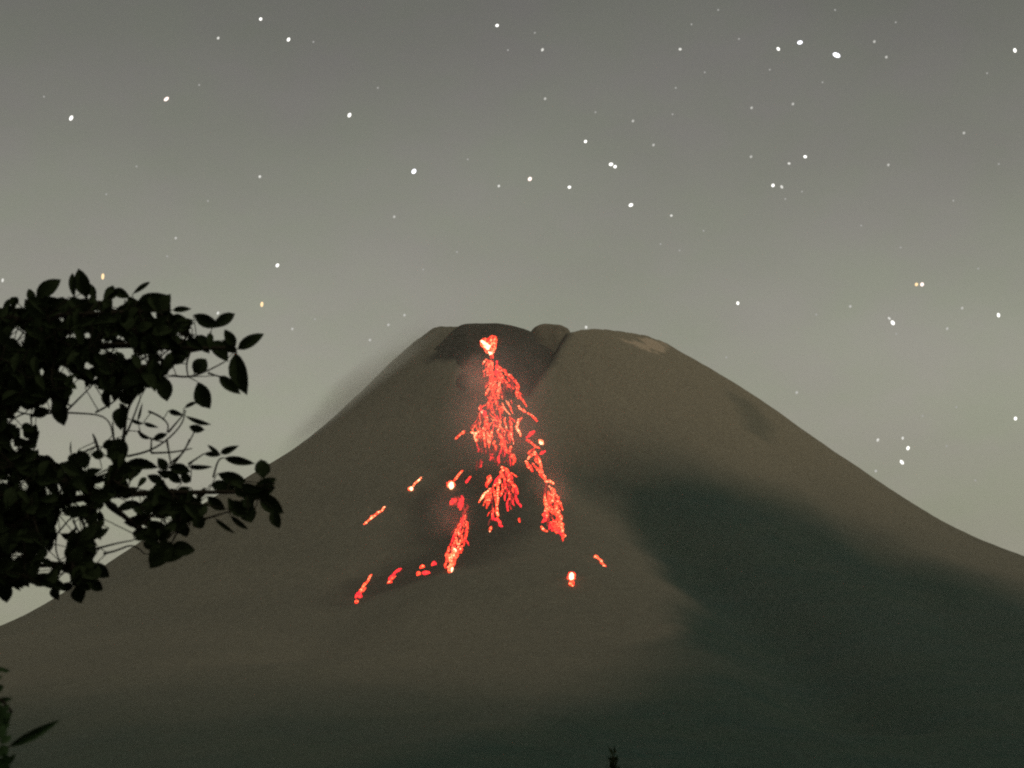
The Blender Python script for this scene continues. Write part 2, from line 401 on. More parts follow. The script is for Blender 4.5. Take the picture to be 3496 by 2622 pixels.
GLOW = {'white': glow('white_hot_lava', [(.3, AMBR), (.42, HOT), (.7, (1.6, 1.0, .62))], .06),
        'amber': glow('amber_lava', [(.33, RED_), (.41, ORNG), (.49, AMBR), (.62, HOT)]),
        'orange': glow('orange_lava', [(.38, DEEP), (.44, RED_), (.50, ORNG), (.57, AMBR), (.65, HOT)]),
        'red': glow('red_lava', [(.39, CRUST), (.455, DEEP), (.51, RED_), (.57, ORNG), (.63, AMBR), (.70, HOT)]),
        'crimson': glow('crimson_lava', [(.40, CRUST), (.49, CRIM), (.58, RED_), (.66, ORNG)]),
        'dull_glow': glow('dull_red_lava_glow', [(.36, (.02, .004, .003)), (.5, (.12, .011, .009)), (.64, DEEP), (.74, RED_)])}  # dim rubble, also painting the red glow cast on the slope

def rivulet(pts, wid, rise=.35):
    """a lumpy ridge of glowing rubble lying on the slope along photo points"""
    P_ = np.array(pts, float)
    seg = np.hypot(*np.diff(P_, axis=0).T); s = np.concatenate(([0], np.cumsum(seg)))
    n = int(np.clip(s[-1] / 9, 2, 16)) + 1
    q = np.linspace(0, s[-1], n)
    xs = np.interp(q, s, P_[:, 0]); ys = np.interp(q, s, P_[:, 1])
    if n > 3:
        xs[1:-1] += rng.normal(0, wid * .22, n - 2); ys[1:-1] += rng.normal(0, wid * .15, n - 2)
    W = [hit(a, b) for a, b in zip(xs, ys)]
    if any(p is None for p in W): return None
    W = np.array(W)
    for k in range(1, n):            # no leap across a fold of the slope
        if abs(W[k][1] - W[k - 1][1]) > 160: return None
    wm = wid * .665 * (W[:, 1].mean() / 5500)
    v_, f_ = [], []
    for k in range(n):
        d = W[min(k + 1, n - 1)] - W[max(k - 1, 0)]; d = d / (np.linalg.norm(d) + 1e-9)
        up = np.array((0, -.5, .86)); side = np.cross(d, up); side /= np.linalg.norm(side) + 1e-9
        up = np.cross(side, d)
        t = k / (n - 1); ww = wm * .5 * (.30 + .9 * math.sin(math.pi * (.12 + .8 * t)) ** .7) * rng.uniform(.6, 1.3)
        for a in (-.35, .25, .5, .75, 1.35):
            an = math.pi * a
            j = rng.uniform(.75, 1.25)
            v_.append(W[k] + side * math.cos(an) * ww * j + up * (math.sin(an) * ww * (.5 + rise) * j))
    for k in range(n - 1):
        for a in range(5):
            b = (a + 1) % 5
            f_.append((k * 5 + a, k * 5 + b, k * 5 + 5 + b, k * 5 + 5 + a))
    f_.append((4, 3, 2, 1, 0)); f_.append(tuple((n - 1) * 5 + a for a in range(5)))
    c = W[n // 2]
    return [p - c for p in v_], f_, c

def z4(p): return [(x * .4521 + 1300, y * .4521 + 1050) for x, y in p]
def z5(p): return [(x * .4973 + 1100, y * .4973 + 1500) for x, y in p]

def flow(name, label, items, root_pt):
    r = hit(*root_pt); e = empty(name, r, label, 'lava flow')
    for pts, wid, col in items:
        g = rivulet(pts, wid)
        if g is None: continue
        v_, f_, c = g
        link('rivulet', mesh('rivulet', v_, f_, False), GLOW[col], e, c - r)
    return e

def scatter(poly, n, length, wid, apex, cols, jit=.25):
    """short rivulets inside an outline, running away from an apex"""
    xs = [p[0] for p in poly]; ys = [p[1] for p in poly]; o = []; tries = 0
    while len(o) < n and tries < n * 60:
        tries += 1
        x, y = rng.uniform(min(xs), max(xs)), rng.uniform(min(ys), max(ys))
        if not inside(np.array([x]), np.array([y]), poly)[0]: continue
        a = math.atan2(y - apex[1], x - apex[0]) + rng.normal(0, jit); ln = length * rng.uniform(.5, 1.5)
        x2, y2 = x + math.cos(a) * ln, y + math.sin(a) * ln
        mx, my = (x + x2) / 2 + rng.normal(0, ln * .1), (y + y2) / 2
        o.append(([(x, y), (mx, my), (x2, y2)], wid * rng.uniform(.6, 1.5), cols[rng.integers(len(cols))]))
    return o

S4 = .4521
# the vent on the dome
vent = hit(*z4([(815, 300)])[0])
ve = empty('lava_vent', vent, 'white hot lava vent glowing on the dark dome just below the summit', 'lava vent')
for pts, wid, col in [([(755, 262), (800, 262), (870, 232)], 26, 'red'), ([(860, 235), (855, 290), (850, 330)], 15, 'orange'),
                      ([(770, 262), (795, 285), (812, 318)], 24, 'white'), ([(780, 275), (815, 300)], 20, 'white'),
                      ([(826, 340), (832, 362)], 20, 'white'), ([(805, 330), (825, 352), (840, 385)], 23, 'red'),
                      ([(760, 262), (775, 300), (808, 345)], 14, 'orange'), ([(800, 262), (838, 300), (845, 345)], 18, 'orange')]:
    g = rivulet(z4(pts), wid)
    if g: link('molten_patch', mesh('molten_patch', g[0], g[1], False), GLOW[col], ve, g[2] - vent)

# upper apron
items = []
items += scatter(z4([(785, 390), (885, 400), (900, 470), (860, 520), (790, 480)]), 34, 24, 7, z4([(830, 300)])[0], ['crimson', 'red', 'red', 'orange'])
items += scatter(z4([(800, 500), (930, 470), (940, 580), (900, 700), (790, 700), (800, 600)]), 52, 30, 7.5, z4([(840, 330)])[0], ['red', 'dull_glow', 'red', 'orange', 'dull_glow'])  # dull pieces also paint the soft bloom below the neck
items += scatter(z4([(750, 730), (860, 690), (985, 690), (990, 800), (1000, 960), (900, 1010), (760, 960), (700, 960)]), 100, 30, 4.4, z4([(860, 350)])[0], ['red', 'dull_glow', 'red', 'crimson', 'orange', 'red', 'orange', 'amber', 'dull_glow'], .35)
items += scatter(z4([(700, 1000), (1000, 1050), (960, 1180), (720, 1180)]), 30, 22, 5, z4([(860, 350)])[0], ['dull_glow', 'dull_glow', 'crimson'])  # dim pieces painting lava glow on the bare slope
items += scatter(z4([(930, 480), (1010, 540), (1060, 660), (1040, 680), (960, 600)]), 22, 20, 7, z4([(900, 420)])[0], ['dull_glow', 'red', 'dull_glow'])
for pts, wid, col in [([(900, 450), (950, 500), (1010, 550), (1050, 640)], 9, 'red'), ([(1015, 600), (1050, 660), (1080, 720), (1105, 750)], 9, 'red'),
                      ([(1040, 745), (1090, 795)], 12, 'orange'), ([(1110, 800), (1150, 830), (1180, 862)], 11, 'red'), ([(1140, 815), (1168, 850)], 10, 'orange'),
                      ([(750, 780), (775, 800), (790, 835)], 17, 'crimson'), ([(766, 788), (772, 800)], 15, 'white'),
                      ([(630, 935), (595, 965), (565, 995)], 10, 'orange'), ([(680, 945), (715, 960), (760, 930)], 10, 'amber'), ([(710, 955), (718, 1010)], 12, 'amber'),
                      ([(708, 955), (716, 970)], 12, 'white'), ([(770, 950), (800, 900), (810, 840)], 12, 'red'), ([(800, 960), (795, 1010), (790, 1055)], 11, 'red'),
                      ([(840, 930), (828, 985)], 11, 'orange'), ([(880, 940), (920, 1000), (940, 1075), (975, 1110), (1010, 1150), (1000, 1190)], 11, 'red'),
                      ([(885, 945), (915, 985), (925, 1050)], 8, 'orange'), ([(975, 1090), (985, 1050)], 11, 'red'), ([(1000, 1105), (1025, 1140), (1012, 1170)], 9, 'red'),
                      ([(1040, 845), (1030, 910), (1055, 975)], 9, 'amber'), ([(1065, 835), (1035, 870)], 8, 'orange'), ([(970, 1000), (985, 930), (975, 850)], 9, 'red'),
                      ([(860, 1010), (870, 1080)], 11, 'red'), ([(755, 985), (755, 1035)], 8, 'dull_glow'), ([(850, 850), (905, 860), (890, 905), (850, 890)], 8, 'orange'),
                      ([(870, 540), (865, 620), (840, 700)], 15, 'red'), ([(905, 560), (895, 640), (890, 690)], 12, 'orange'), ([(1095, 735), (1100, 750)], 7, 'amber')]:
    items.append((z4(pts), wid, col))
items.sort(key=lambda a: -a[1])
flow('lava_flow', 'broad red lava apron fanning out below the vent high on the mountain', items, z4([(870, 700)])[0])

# right branch
items = []
for pts, wid, col in [([(1160, 935), (1125, 965), (1100, 985)], 12, 'crimson'), ([(1100, 1000), (1150, 1040), (1170, 1060)], 11, 'red'), ([(1195, 1000), (1225, 1035)], 13, 'amber'),
                      ([(1205, 1022), (1212, 1035)], 14, 'white'), ([(1170, 1050), (1200, 1065)], 10, 'orange'), ([(1205, 1110), (1240, 1085)], 14, 'crimson'), ([(1115, 1105), (1160, 1065)], 11, 'red'),
                      ([(1155, 1090), (1180, 1130), (1205, 1170), (1215, 1230), (1240, 1300)], 12, 'orange'), ([(1150, 1180), (1190, 1240), (1235, 1300)], 10, 'red'), ([(1165, 1100), (1185, 1180)], 12, 'red'),
                      ([(1095, 1165), (1110, 1190), (1145, 1240)], 12, 'red'), ([(1110, 1150), (1140, 1120), (1170, 1110)], 10, 'orange'), ([(1095, 1165), (1105, 1175)], 12, 'amber'),
                      ([(1245, 1320), (1275, 1310), (1305, 1335)], 14, 'amber'), ([(1250, 1320), (1255, 1370), (1235, 1420)], 10, 'dull_glow'), ([(1270, 1350), (1300, 1380), (1310, 1430)], 9, 'orange'),
                      ([(1310, 1370), (1330, 1430), (1360, 1500)], 9, 'red'), ([(1240, 1400), (1245, 1480), (1260, 1560)], 9, 'orange'), ([(1300, 1440), (1280, 1520), (1300, 1560)], 8, 'orange'),
                      ([(1330, 1500), (1350, 1560), (1365, 1650), (1372, 1700)], 11, 'orange'), ([(1265, 1450), (1290, 1530), (1330, 1580)], 11, 'red'), ([(1225, 1560), (1245, 1600), (1215, 1625)], 11, 'crimson')]:
    items.append((z4(pts), wid, col))
items += scatter(z4([(1240, 1400), (1300, 1360), (1350, 1520), (1330, 1600), (1250, 1570)]), 38, 30, 5, z4([(1270, 1250)])[0], ['red', 'orange', 'red', 'dull_glow'], .3)
items += scatter(z5([(1560, 560), (1620, 540), (1650, 640), (1620, 650), (1575, 600)]), 30, 22, 6, z5([(1560, 300)])[0], ['crimson', 'red', 'red'], .4)
for pts, wid, col in [([(1590, 610), (1625, 645), (1655, 670)], 12, 'crimson'), ([(1505, 600), (1520, 625), (1545, 635)], 10, 'orange'), ([(1530, 500), (1520, 560)], 13, 'crimson')]:
    items.append((z5(pts), wid, col))
flow('lava_flow', 'right lava branch narrowing to a waist and reaching lowest on that side', items, z5([(1560, 300)])[0])

# lower middle
items = []
for pts, wid, col in [([(1155, 250), (1140, 290), (1130, 330)], 13, 'red'), ([(1150, 340), (1110, 385), (1075, 435)], 7, 'amber'), ([(1165, 340), (1145, 390), (1130, 445)], 11, 'red'),
                      ([(1240, 195), (1225, 250), (1212, 330), (1200, 400), (1200, 450), (1208, 520)], 11, 'orange'), ([(1180, 350), (1195, 440), (1195, 520)], 9, 'red'), ([(1200, 500), (1208, 530)], 13, 'amber'),
                      ([(1170, 500), (1175, 560), (1210, 560), (1235, 600)], 12, 'crimson'), ([(1200, 540), (1225, 580)], 11, 'red'), ([(1160, 600), (1150, 635)], 12, 'orange'),
                      ([(1235, 195), (1265, 215), (1290, 290), (1330, 350)], 12, 'red'), ([(1250, 240), (1290, 340), (1310, 420)], 12, 'dull_glow'), ([(1352, 545), (1356, 570)], 8, 'red'),
                      ([(1215, 270), (1175, 330)], 9, 'red'), ([(1235, 235), (1270, 290)], 10, 'red')]:
    items.append((z5(pts), wid, col))
items += scatter(z5([(1225, 200), (1280, 210), (1340, 340), (1345, 410), (1300, 460), (1260, 330), (1220, 300)]), 40, 30, 5.5, z5([(1240, 80)])[0], ['dull_glow', 'dull_glow', 'red', 'crimson'], .3)
items += scatter(z5([(1130, 330), (1180, 340), (1200, 500), (1170, 560), (1140, 420)]), 20, 26, 5, z5([(1240, 80)])[0], ['red', 'red', 'dull_glow'], .3)
flow('lava_flow', 'thin forked lava streaks splitting apart in the middle of the lower slope', items, z5([(1230, 220)])[0])

# lower left
items = []
items += scatter(z5([(865, 405), (960, 390), (1000, 420), (1010, 490), (960, 470), (900, 450)]), 16, 20, 12, z5([(1050, 250)])[0], ['dull_glow', 'dull_glow', 'crimson'], .5)
items += scatter(z5([(990, 480), (1010, 520), (1005, 620), (975, 690), (960, 760), (900, 740), (905, 640), (940, 550)]), 44, 34, 5, z5([(1040, 250)])[0], ['red', 'dull_glow', 'crimson', 'orange', 'red'], .15)
for pts, wid, col in [([(885, 425), (905, 420)], 18, 'crimson'), ([(965, 545), (935, 600), (915, 680), (905, 740)], 9, 'red'), ([(985, 560), (1005, 620), (985, 680)], 8, 'red'),
                      ([(870, 740), (860, 820), (850, 890)], 13, 'red'), ([(905, 750), (890, 830), (875, 915)], 25, 'orange'), ([(945, 740), (925, 800), (905, 870)], 18, 'red'),
                      ([(905, 752), (918, 785)], 17, 'white'), ([(905, 808), (895, 838)], 15, 'white'), ([(880, 885), (882, 912)], 20, 'white'), ([(960, 765), (950, 750)], 9, 'orange'), ([(975, 470), (960, 540)], 9, 'dull_glow')]:
    items.append((z5(pts), wid, col))
flow('lava_flow', 'lone thick lava tongue at lower left ending in a white hot toe', items, z5([(940, 600)])[0])

# single glowing boulders with the light streaks of their rolling built as ridges
def boulder(label, core, tail=(), name='glowing_boulder', cat='boulder', group='glowing boulders rolling down the slope'):
    """core: (x, y, half width, half height, colour) in photo points; tail: rivulets"""
    c = hit(core[0][0], core[0][1]); e = empty(name, c, label, cat, group)
    for k_, (x, y, hw, hh, col) in enumerate(core):  # outer piece behind a white core shapes its red halo
        p = hit(x, y); sc = p[1] / 5500 * .665
        v_, f_ = [], []; nu, nv = 9, 6
        for i in range(nv + 1):
            for j in range(nu):
                a, b = 2 * math.pi * j / nu, math.pi * i / nv
                k = rng.uniform(.82, 1.15)
                v_.append((math.cos(a) * math.sin(b) * hw * sc * k, math.sin(a) * math.sin(b) * min(hw, hh) * sc * k, math.cos(b) * hh * sc * k))
        for i in range(nv):
            for j in range(nu): f_.append((i * nu + j, (i + 1) * nu + j, (i + 1) * nu + (j + 1) % nu, i * nu + (j + 1) % nu))
        d = ray(x, y); d /= np.linalg.norm(d)
        link('molten_rock', mesh('molten_rock', v_, f_), GLOW[col], e, p - c - d * ((1.7 * min(core[0][2], core[0][3]) * sc + 3) if k_ else 0))
    for pts, wid, col in tail:
        g = rivulet(pts, wid)
        if g: link('light_trail', mesh('light_trail', g[0], g[1], False), GLOW[col], e, g[2] - c)
    return e
def q5(x, y, hw, hh, col): return (x * .4973 + 1100, y * .4973 + 1500, hw * .4973, hh * .4973, col)
boulder('brightest white hot boulder left of the lava with short tail pointing up', [q5(885, 318, 30, 33, 'orange'), q5(887, 318, 17, 24, 'white')], [(z5([(905, 285), (935, 250), (965, 215)]), 8, 'orange'), (z5([(860, 300), (868, 330)]), 13, 'red')])
boulder('small bright boulder with slanting tail, highest of the left stragglers', [q5(608, 345, 20, 20, 'orange'), q5(612, 338, 11, 13, 'white')], [(z5([(625, 325), (655, 290), (680, 262)]), 8, 'amber')])
boulder('long thin amber light streak, farthest up the left edge away from flow', [q5(300, 575, 9, 9, 'amber')], [(z5([(285, 585), (360, 525), (430, 465)]), 9, 'orange'), (z5([(300, 575), (370, 515)]), 6, 'amber')])
boulder('lowest leftmost boulder, red base under a long orange tail', [q5(252, 1085, 26, 38, 'crimson'), q5(235, 1115, 13, 13, 'red')], [(z5([(245, 1075), (285, 1010), (340, 930)]), 9, 'orange'), (z5([(275, 1050), (300, 1020)]), 10, 'red')])
boulder('short red boulder streak, second from the lower left end', [q5(465, 985, 19, 11, 'orange')], [(z5([(460, 975), (500, 925), (540, 890)]), 14, 'crimson'), (z5([(465, 975), (505, 940)]), 7, 'red')])
boulder('pink clump of three glowing rocks beside the magenta rock', [q5(688, 880, 20, 18, 'orange'), q5(715, 918, 30, 15, 'crimson'), q5(662, 925, 17, 18, 'red')])
boulder('small magenta boulder just left of the lava tongue toe', [q5(767, 863, 18, 27, 'crimson')])
boulder('upright white hot boulder with built orange halo below the right branch', [q5(1710, 955, 32, 48, 'red'), q5(1713, 985, 20, 22, 'orange'), q5(1712, 942, 16, 26, 'white')])
boulder('short salmon light streak, rightmost glow on the slope', [q5(1880, 812, 17, 17, 'orange')], [(z5([(1880, 810), (1910, 845), (1948, 875)]), 9, 'orange'), (z5([(1930, 868), (1950, 874)]), 7, 'amber')])
boulder('small dim pink streak right of the brightest left boulder', [q5(992, 290, 10, 12, 'crimson')], [(z5([(990, 300), (1018, 258)]), 9, 'crimson')])

# ------------------------------------------------------------------ stars
def star_mat(name, c, s):
    m = bpy.data.materials.new(name); m.use_nodes = True; t = m.node_tree; t.nodes.clear()
    o = t.nodes.new('ShaderNodeOutputMaterial'); e = t.nodes.new('ShaderNodeEmission')
    e.inputs['Color'].default_value = (*c, 1); e.inputs['Strength'].default_value = s
    lw = t.nodes.new('ShaderNodeLayerWeight'); lw.inputs[0].default_value = .5
    mr = t.nodes.new('ShaderNodeMapRange'); mr.inputs[1].default_value, mr.inputs[2].default_value, mr.inputs[3].default_value, mr.inputs[4].default_value = .25, .95, 1, 0
    tr = t.nodes.new('ShaderNodeBsdfTransparent'); mx = t.nodes.new('ShaderNodeMixShader')
    t.links.new(lw.outputs['Facing'], mr.inputs[0]); t.links.new(mr.outputs[0], mx.inputs[0])
    t.links.new(tr.outputs[0], mx.inputs[1]); t.links.new(e.outputs[0], mx.inputs[2])
    t.links.new(mx.outputs[0], o.inputs['Surface']); return m
SM = {'w': star_mat('white_star', (1, .98, .92), 2.2), 'b': star_mat('blue_white_star', (.93, .93, 1), 2.6), 'o': star_mat('orange_star', (1, .70, .38), 1.5),
      'p': star_mat('pink_star', (1, .80, .72), 2.0), 'm': star_mat('mid_star', (1, .99, .92), .85), 'f': star_mat('dim_star', (1, .99, .92), .56), 'v': star_mat('faint_star', (1, .99, .94), .42)}
sv, sf = [], []
for i in range(7):
    for j in range(10):
        a, b = 2 * math.pi * j / 10, math.pi * i / 6
        sv.append((math.cos(a) * math.sin(b), math.sin(a) * math.sin(b), math.cos(b)))
for i in range(6):
    for j in range(10): sf.append((i * 10 + j, i * 10 + 10 + j, i * 10 + 10 + (j + 1) % 10, i * 10 + (j + 1) % 10))
STAR = {k: mesh('star_' + n, sv, sf) for k, n in (('w', 'white'), ('b', 'blue'), ('o', 'orange'), ('p', 'pink'), ('m', 'mid'), ('f', 'dim'), ('v', 'faint'))}
for k in STAR: STAR[k].materials.append(SM[k])
SD = 40000.0
def star(x, y, r, k, label, elong=1.25, ang=60, group=None):
    o = bpy.data.objects.new('star', STAR[k]); C.objects.link(o)
    d = Vector(ray(x, y)).normalized()
    o.location = Vector((0, 0, CAMZ)) + d * SD
    s = .73 * r * 2 * TH / 3496 * SD
    q = (-d).to_track_quat('Z', 'Y')
    o.rotation_euler = (q @ Matrix.Rotation(RAD(ang), 3, 'Z').to_quaternion()).to_euler()
    o.scale = (s * elong, s, s)
    tag(o, label, 'star', group)
G = 'bright stars in the night sky'
for x, y, r, k, el, an, lab in [
    (243, 403, 8, 'w', 1.6, 65, 'bright white star above the tree, lower left of the warm elongated one'),
    (568, 338, 8, 'p', 1.7, 40, 'warm white star drawn out to the upper right, high above the tree'),
    (745, 130, 6, 'm', 1.2, 60, 'small pale star left of the uppermost pair at upper left'),
    (890, 65, 7, 'w', 1.1, 60, 'topmost white star of the upper left triangle'),
    (985, 135, 7, 'w', 1.4, 60, 'white star at right corner of the upper left triangle'),
    (887, 603, 6.5, 'm', 1.1, 60, 'pale star alone between tree and bluish bright star'),
    (1193, 393, 8, 'w', 1.4, 62, 'white oval star up and left of the bluish bright star'),
    (1697, 87, 7, 'w', 1.2, 20, 'white star near the top edge at middle of the sky'),
    (1852, 170, 6.5, 'm', 1.3, 60, 'pale star just below right of the top middle star'),
    (1413, 585, 10, 'b', 1.3, 50, 'bright bluish white star left of the pinkish star above the crater'),
    (1703, 635, 6, 'm', 1.1, 60, 'pale small star just left below the pinkish star above crater'),
    (1809, 611, 9, 'p', 1.2, 50, 'bright pinkish star straight above the crater'),
    (1944, 639, 7, 'w', 1.2, 10, 'white star right of the pinkish star above crater'),
    (1999, 483, 7, 'w', 1.1, 50, 'white star up left of the touching white pair'),
    (2086, 561, 8, 'w', 1.3, 10, 'left star of the touching white pair above the right rim'),
    (2100, 569, 7.5, 'w', 1.1, 40, 'right star of the touching white pair above the right rim'),
    (2154, 700, 8, 'w', 1.4, 25, 'white oval star below the touching pair above right rim'),
    (2292, 736, 6, 'm', 1.1, 0, 'pale star right of the oval star over the right rim'),
    (2519, 1035, 7, 'w', 1.2, 90, 'white star low over the right flank, alone'),
    (2001, 1117, 6.5, 'm', 1.2, 90, 'pale star touching the summit notch on the skyline'),
    (2322, 168, 6.5, 'm', 1.2, 0, 'pale star in gap between top middle and brightest star'),
    (2657, 167, 7, 'w', 1.3, -50, 'white star immediately left of the violet tinted bright star'),
    (2731, 145, 9, 'b', 1.4, 10, 'violet tinted bright star just left of the brightest star'),
    (2856, 188, 11, 'b', 1.7, -25, 'brightest and largest star in the sky at upper right'),
    (2639, 633, 7.5, 'w', 1.1, 60, 'brighter left star of the close level pair above right flank'),
    (2669, 638, 6.5, 'm', 1.4, -60, 'dimmer right star of the close level pair above right flank'),
    (2749, 535, 7, 'w', 1.2, -15, 'white star above right of the close level pair'),
    (2694, 558, 6, 'm', 1.2, -15, 'pale star directly above the close level pair'),
    (3465, 172, 7.5, 'w', 1.4, -80, 'white star at the upper right corner of the sky'),
    (3129, 971, 8, 'o', 1.1, 60, 'orange left half of the touching coloured pair at right'),
    (3148, 971, 9, 'p', 1.1, 60, 'pinkish right half of the touching coloured pair at right'),
    (3048, 1102, 8.5, 'w', 1.4, -60, 'bright white star lower left of the coloured pair, trailing a dim companion'),
    (3036, 1087, 5, 'm', 1.7, -45, 'dim companion touching upper left of the white star near coloured pair'),
    (3409, 1076, 7, 'w', 1.5, -80, 'upright oval white star at far right below coloured pair'),
    (3467, 1429, 7.5, 'w', 1.2, 80, 'white star at the right edge low over the slope'),
    (2997, 1502, 6.5, 'm', 1.3, 60, 'leftmost pale star of the small cluster over the right slope'),
    (3082, 1496, 6, 'm', 1.3, 80, 'top dim star of the small cluster over the right slope'),
    (3100, 1530, 7.5, 'w', 1.3, 70, 'brightest star of the small cluster over the right slope'),
    (3079, 1578, 7.5, 'w', 1.6, -55, 'lowest oval star of the small cluster over the right slope'),
    (947, 906, 7.5, 'w', 1.3, 55, 'white star above right of the tree top, over the orange one'),
    (894, 1039, 7.5, 'o', 1.7, 85, 'orange upright star just right of the tree crown'),
    (744, 1069, 6, 'm', 1.4, 60, 'pale star touching a leaf tip on the crown right side'),
    (351, 944, 7.5, 'o', 2.0, 88, 'orange drawn out star directly over the tree crown'),
    (9, 957, 6, 'm', 1.6, 80, 'pale star at the left edge beside the tree top')]:
    star(x, y, r, k, lab, el, an, G)
for x, y, lab in [(600, 813, 'dim star between tree crown and pale lone star'), (1346, 740, 'dim star below the bluish bright star'), (1381, 1076, 'dim star nearest above the left shoulder of the volcano'),
                  (1326, 1109, 'dim star just left of the volcano shoulder, middle of three'), (1263, 1161, 'dim star lowest of three beside the left volcano shoulder'), (998, 1123, 'dim star between orange upright star and volcano'),
                  (2161, 413, 'dim star above right of the touching white pair, upper one'), (2231, 495, 'dim star right of the touching white pair, lower one'), (2566, 368, 'dim star lower left of the violet tinted star'),
                  (2564, 535, 'dim star left above the close level pair'), (2707, 355, 'dim star below the violet tinted star'), (2985, 142, 'dim star right of the brightest star, upper of two'),
                  (3026, 195, 'dim star right of the brightest star, lower of two'), (3033, 563, 'dim lone star below the brightest star'), (3234, 1122, 'dim star right of the star with a companion'),
                  (2903, 1046, 'dim star left above the star with a companion'), (3285, 1052, 'dim star right below the coloured pair'), (2720, 1340, 'dim star close over the right flank skyline'), (2990, 1608, 'dim star under the small cluster near the slope'), (3291, 454, 'dim yellowish star alone in the upper right sky'), (1861, 337, 'dim yellowish star alone above the pinkish star')]:
    star(x, y, 6.3, 'f', lab, 1.15, 60, 'dim stars in the night sky')
faint = [(1734, 171), (1597, 544), (1070, 143), (2361, 83), (2452, 34), (2523, 133), (2406, 247), (2628, 238), (3058, 76), (2851, 34), (2808, 281), (3255, 685), (2738, 654), (3340, 917), (2787, 1074), (2681, 679),
         (3265, 1390), (3232, 1523), (710, 686), (571, 875), (2402, 788), (466, 568), (363, 663), (2255, 833), (2320, 855), (1826, 112), (2033, 383), (2296, 390), (2307, 300), (3075, 845), (2940, 770), (3060, 1140), (1445, 920), (860, 1175), (1075, 1090), (1560, 860), (2480, 1220), (3330, 1640), (3150, 1420), (3410, 560), (3370, 250), (150, 330), (680, 290), (1290, 300)]
REFS = [(2856, 188, 'brightest star'), (2731, 145, 'violet tinted star'), (3139, 971, 'touching coloured pair'), (2654, 636, 'close level pair'), (2093, 565, 'touching white pair'),
        (1809, 611, 'pinkish star'), (1413, 585, 'bluish bright star'), (3085, 1535, 'small cluster over the slope'), (3048, 1102, 'star with a companion'), (900, 100, 'upper left triangle'),
        (568, 338, 'warm elongated star'), (1697, 87, 'top middle star'), (3465, 172, 'upper right corner star'), (894, 1039, 'orange upright star'), (2519, 1035, 'lone star over right flank'),
        (1193, 393, 'white oval star at upper left'), (3467, 1429, 'low star at right edge'), (2154, 700, 'oval star over the rim'), (243, 403, 'leftmost bright star')]
seen = {}
for x, y in sorted(faint, key=lambda p: min(math.hypot(p[0] - r[0], p[1] - r[1]) for r in REFS)):
    rx, ry, rn = min(REFS, key=lambda r: math.hypot(x - r[0], y - r[1]))
    a = math.degrees(math.atan2(ry - y, x - rx)) % 360
    where = ['right of', 'above right of', 'above', 'above left of', 'left of', 'below left of', 'below', 'below right of'][int((a + 22.5) // 45) % 8]
    k = seen[(rn, where)] = seen.get((rn, where), 0) + 1
    pre = ['faint pinprick star', 'second faint pinprick star out', 'third faint pinprick star out', 'fourth faint pinprick star out'][min(k, 4) - 1]
    star(x, y, 4.6, 'v', '%s, %s the %s' % (pre, where, rn), 1.0, 0, 'faint stars in the night sky')

# ------------------------------------------------------------------ leaves
def leaf_mesh(name, shape, fold, curl):
    n = 7; v_, f_ = [], []
    for k in range(n):
        t = k / (n - 1); wd = .5 * math.sin(math.pi * t ** shape) ** .8 if 0 < t < 1 else .0
        bz = curl * (t - .5) ** 2 * -1
        v_ += [(-wd, t, bz + fold * wd), (0, t, bz), (wd, t, bz + fold * wd)]
    for k in range(n - 1):
        for s in (0, 1): f_.append((k * 3 + s, k * 3 + s + 1, k * 3 + 4 + s, k * 3 + 3 + s))
    return mesh(name, v_, f_)
leafm = material('leaf', (.018, .025, .011), 1, (9, .6, 1.4))
barkm = material('bark', (.022, .018, .013), .95, (14, .6, 1.4), .01)
LEAVES = [leaf_mesh('leaf_blade', s, f, c) for s, f, c in ((1.0, .35, .25), (.85, .25, .4), (1.15, .3, .15), (.95, .5, .3), (.75, .2, .35))]
for m_ in LEAVES: m_.materials.append(leafm)

def leaf_matrix(base, tip, width, twist, tilt):
    """base, tip: world points; the blade faces back to the open side, turned by twist"""
    b, t = Vector(base), Vector(tip); ydir = (t - b); ln = ydir.length; ydir.normalize()
    view = Vector((0, -1, 0)) + Vector((0, 0, -.2))
    xdir = ydir.cross(view).normalized(); zdir = xdir.cross(ydir)
    R_ = Matrix((xdir, ydir, zdir)).transposed() @ Matrix.Rotation(twist, 3, 'Y')
    return Matrix.Translation(b) @ R_.to_4x4() @ Matrix.Diagonal((width, ln, ln, 1)), ln

def tube(paths, sides=6):
    v_, f_ = [], []
    for pts, r0, r1 in paths:
        pts = [np.array(p, float) for p in pts]; n = len(pts); o0 = len(v_)
        for k, p in enumerate(pts):
            d = pts[min(k + 1, n - 1)] - pts[max(k - 1, 0)]; d = d / (np.linalg.norm(d) + 1e-9)
            a = np.cross(d, (0, 1, 0) if abs(d[1]) < .9 else (1, 0, 0)); a /= np.linalg.norm(a); b = np.cross(d, a)
            r = r0 + (r1 - r0) * k / max(1, n - 1)
            for j in range(sides):
                an = 2 * math.pi * j / sides
                v_.append(p + (a * math.cos(an) + b * math.sin(an)) * r)
        for k in range(n - 1):
            for j in range(sides): f_.append((o0 + k * sides + j, o0 + k * sides + (j + 1) % sides, o0 + (k + 1) * sides + (j + 1) % sides, o0 + (k + 1) * sides + j))
        f_.append(tuple(o0 + (n - 1) * sides + j for j in range(sides)))
    return v_, f_
def smooth_path(pts, n=10):
    pts = np.array(pts, float); s = np.concatenate(([0], np.cumsum(np.linalg.norm(np.diff(pts, axis=0), axis=1))))
    q = np.linspace(0, s[-1], n * (len(pts) - 1) + 1); P_ = np.stack([np.interp(q, s, pts[:, i]) for i in range(3)], 1)
    for _ in range(6): P_[1:-1] = (P_[:-2] + 2 * P_[1:-1] + P_[2:]) / 4
    return P_
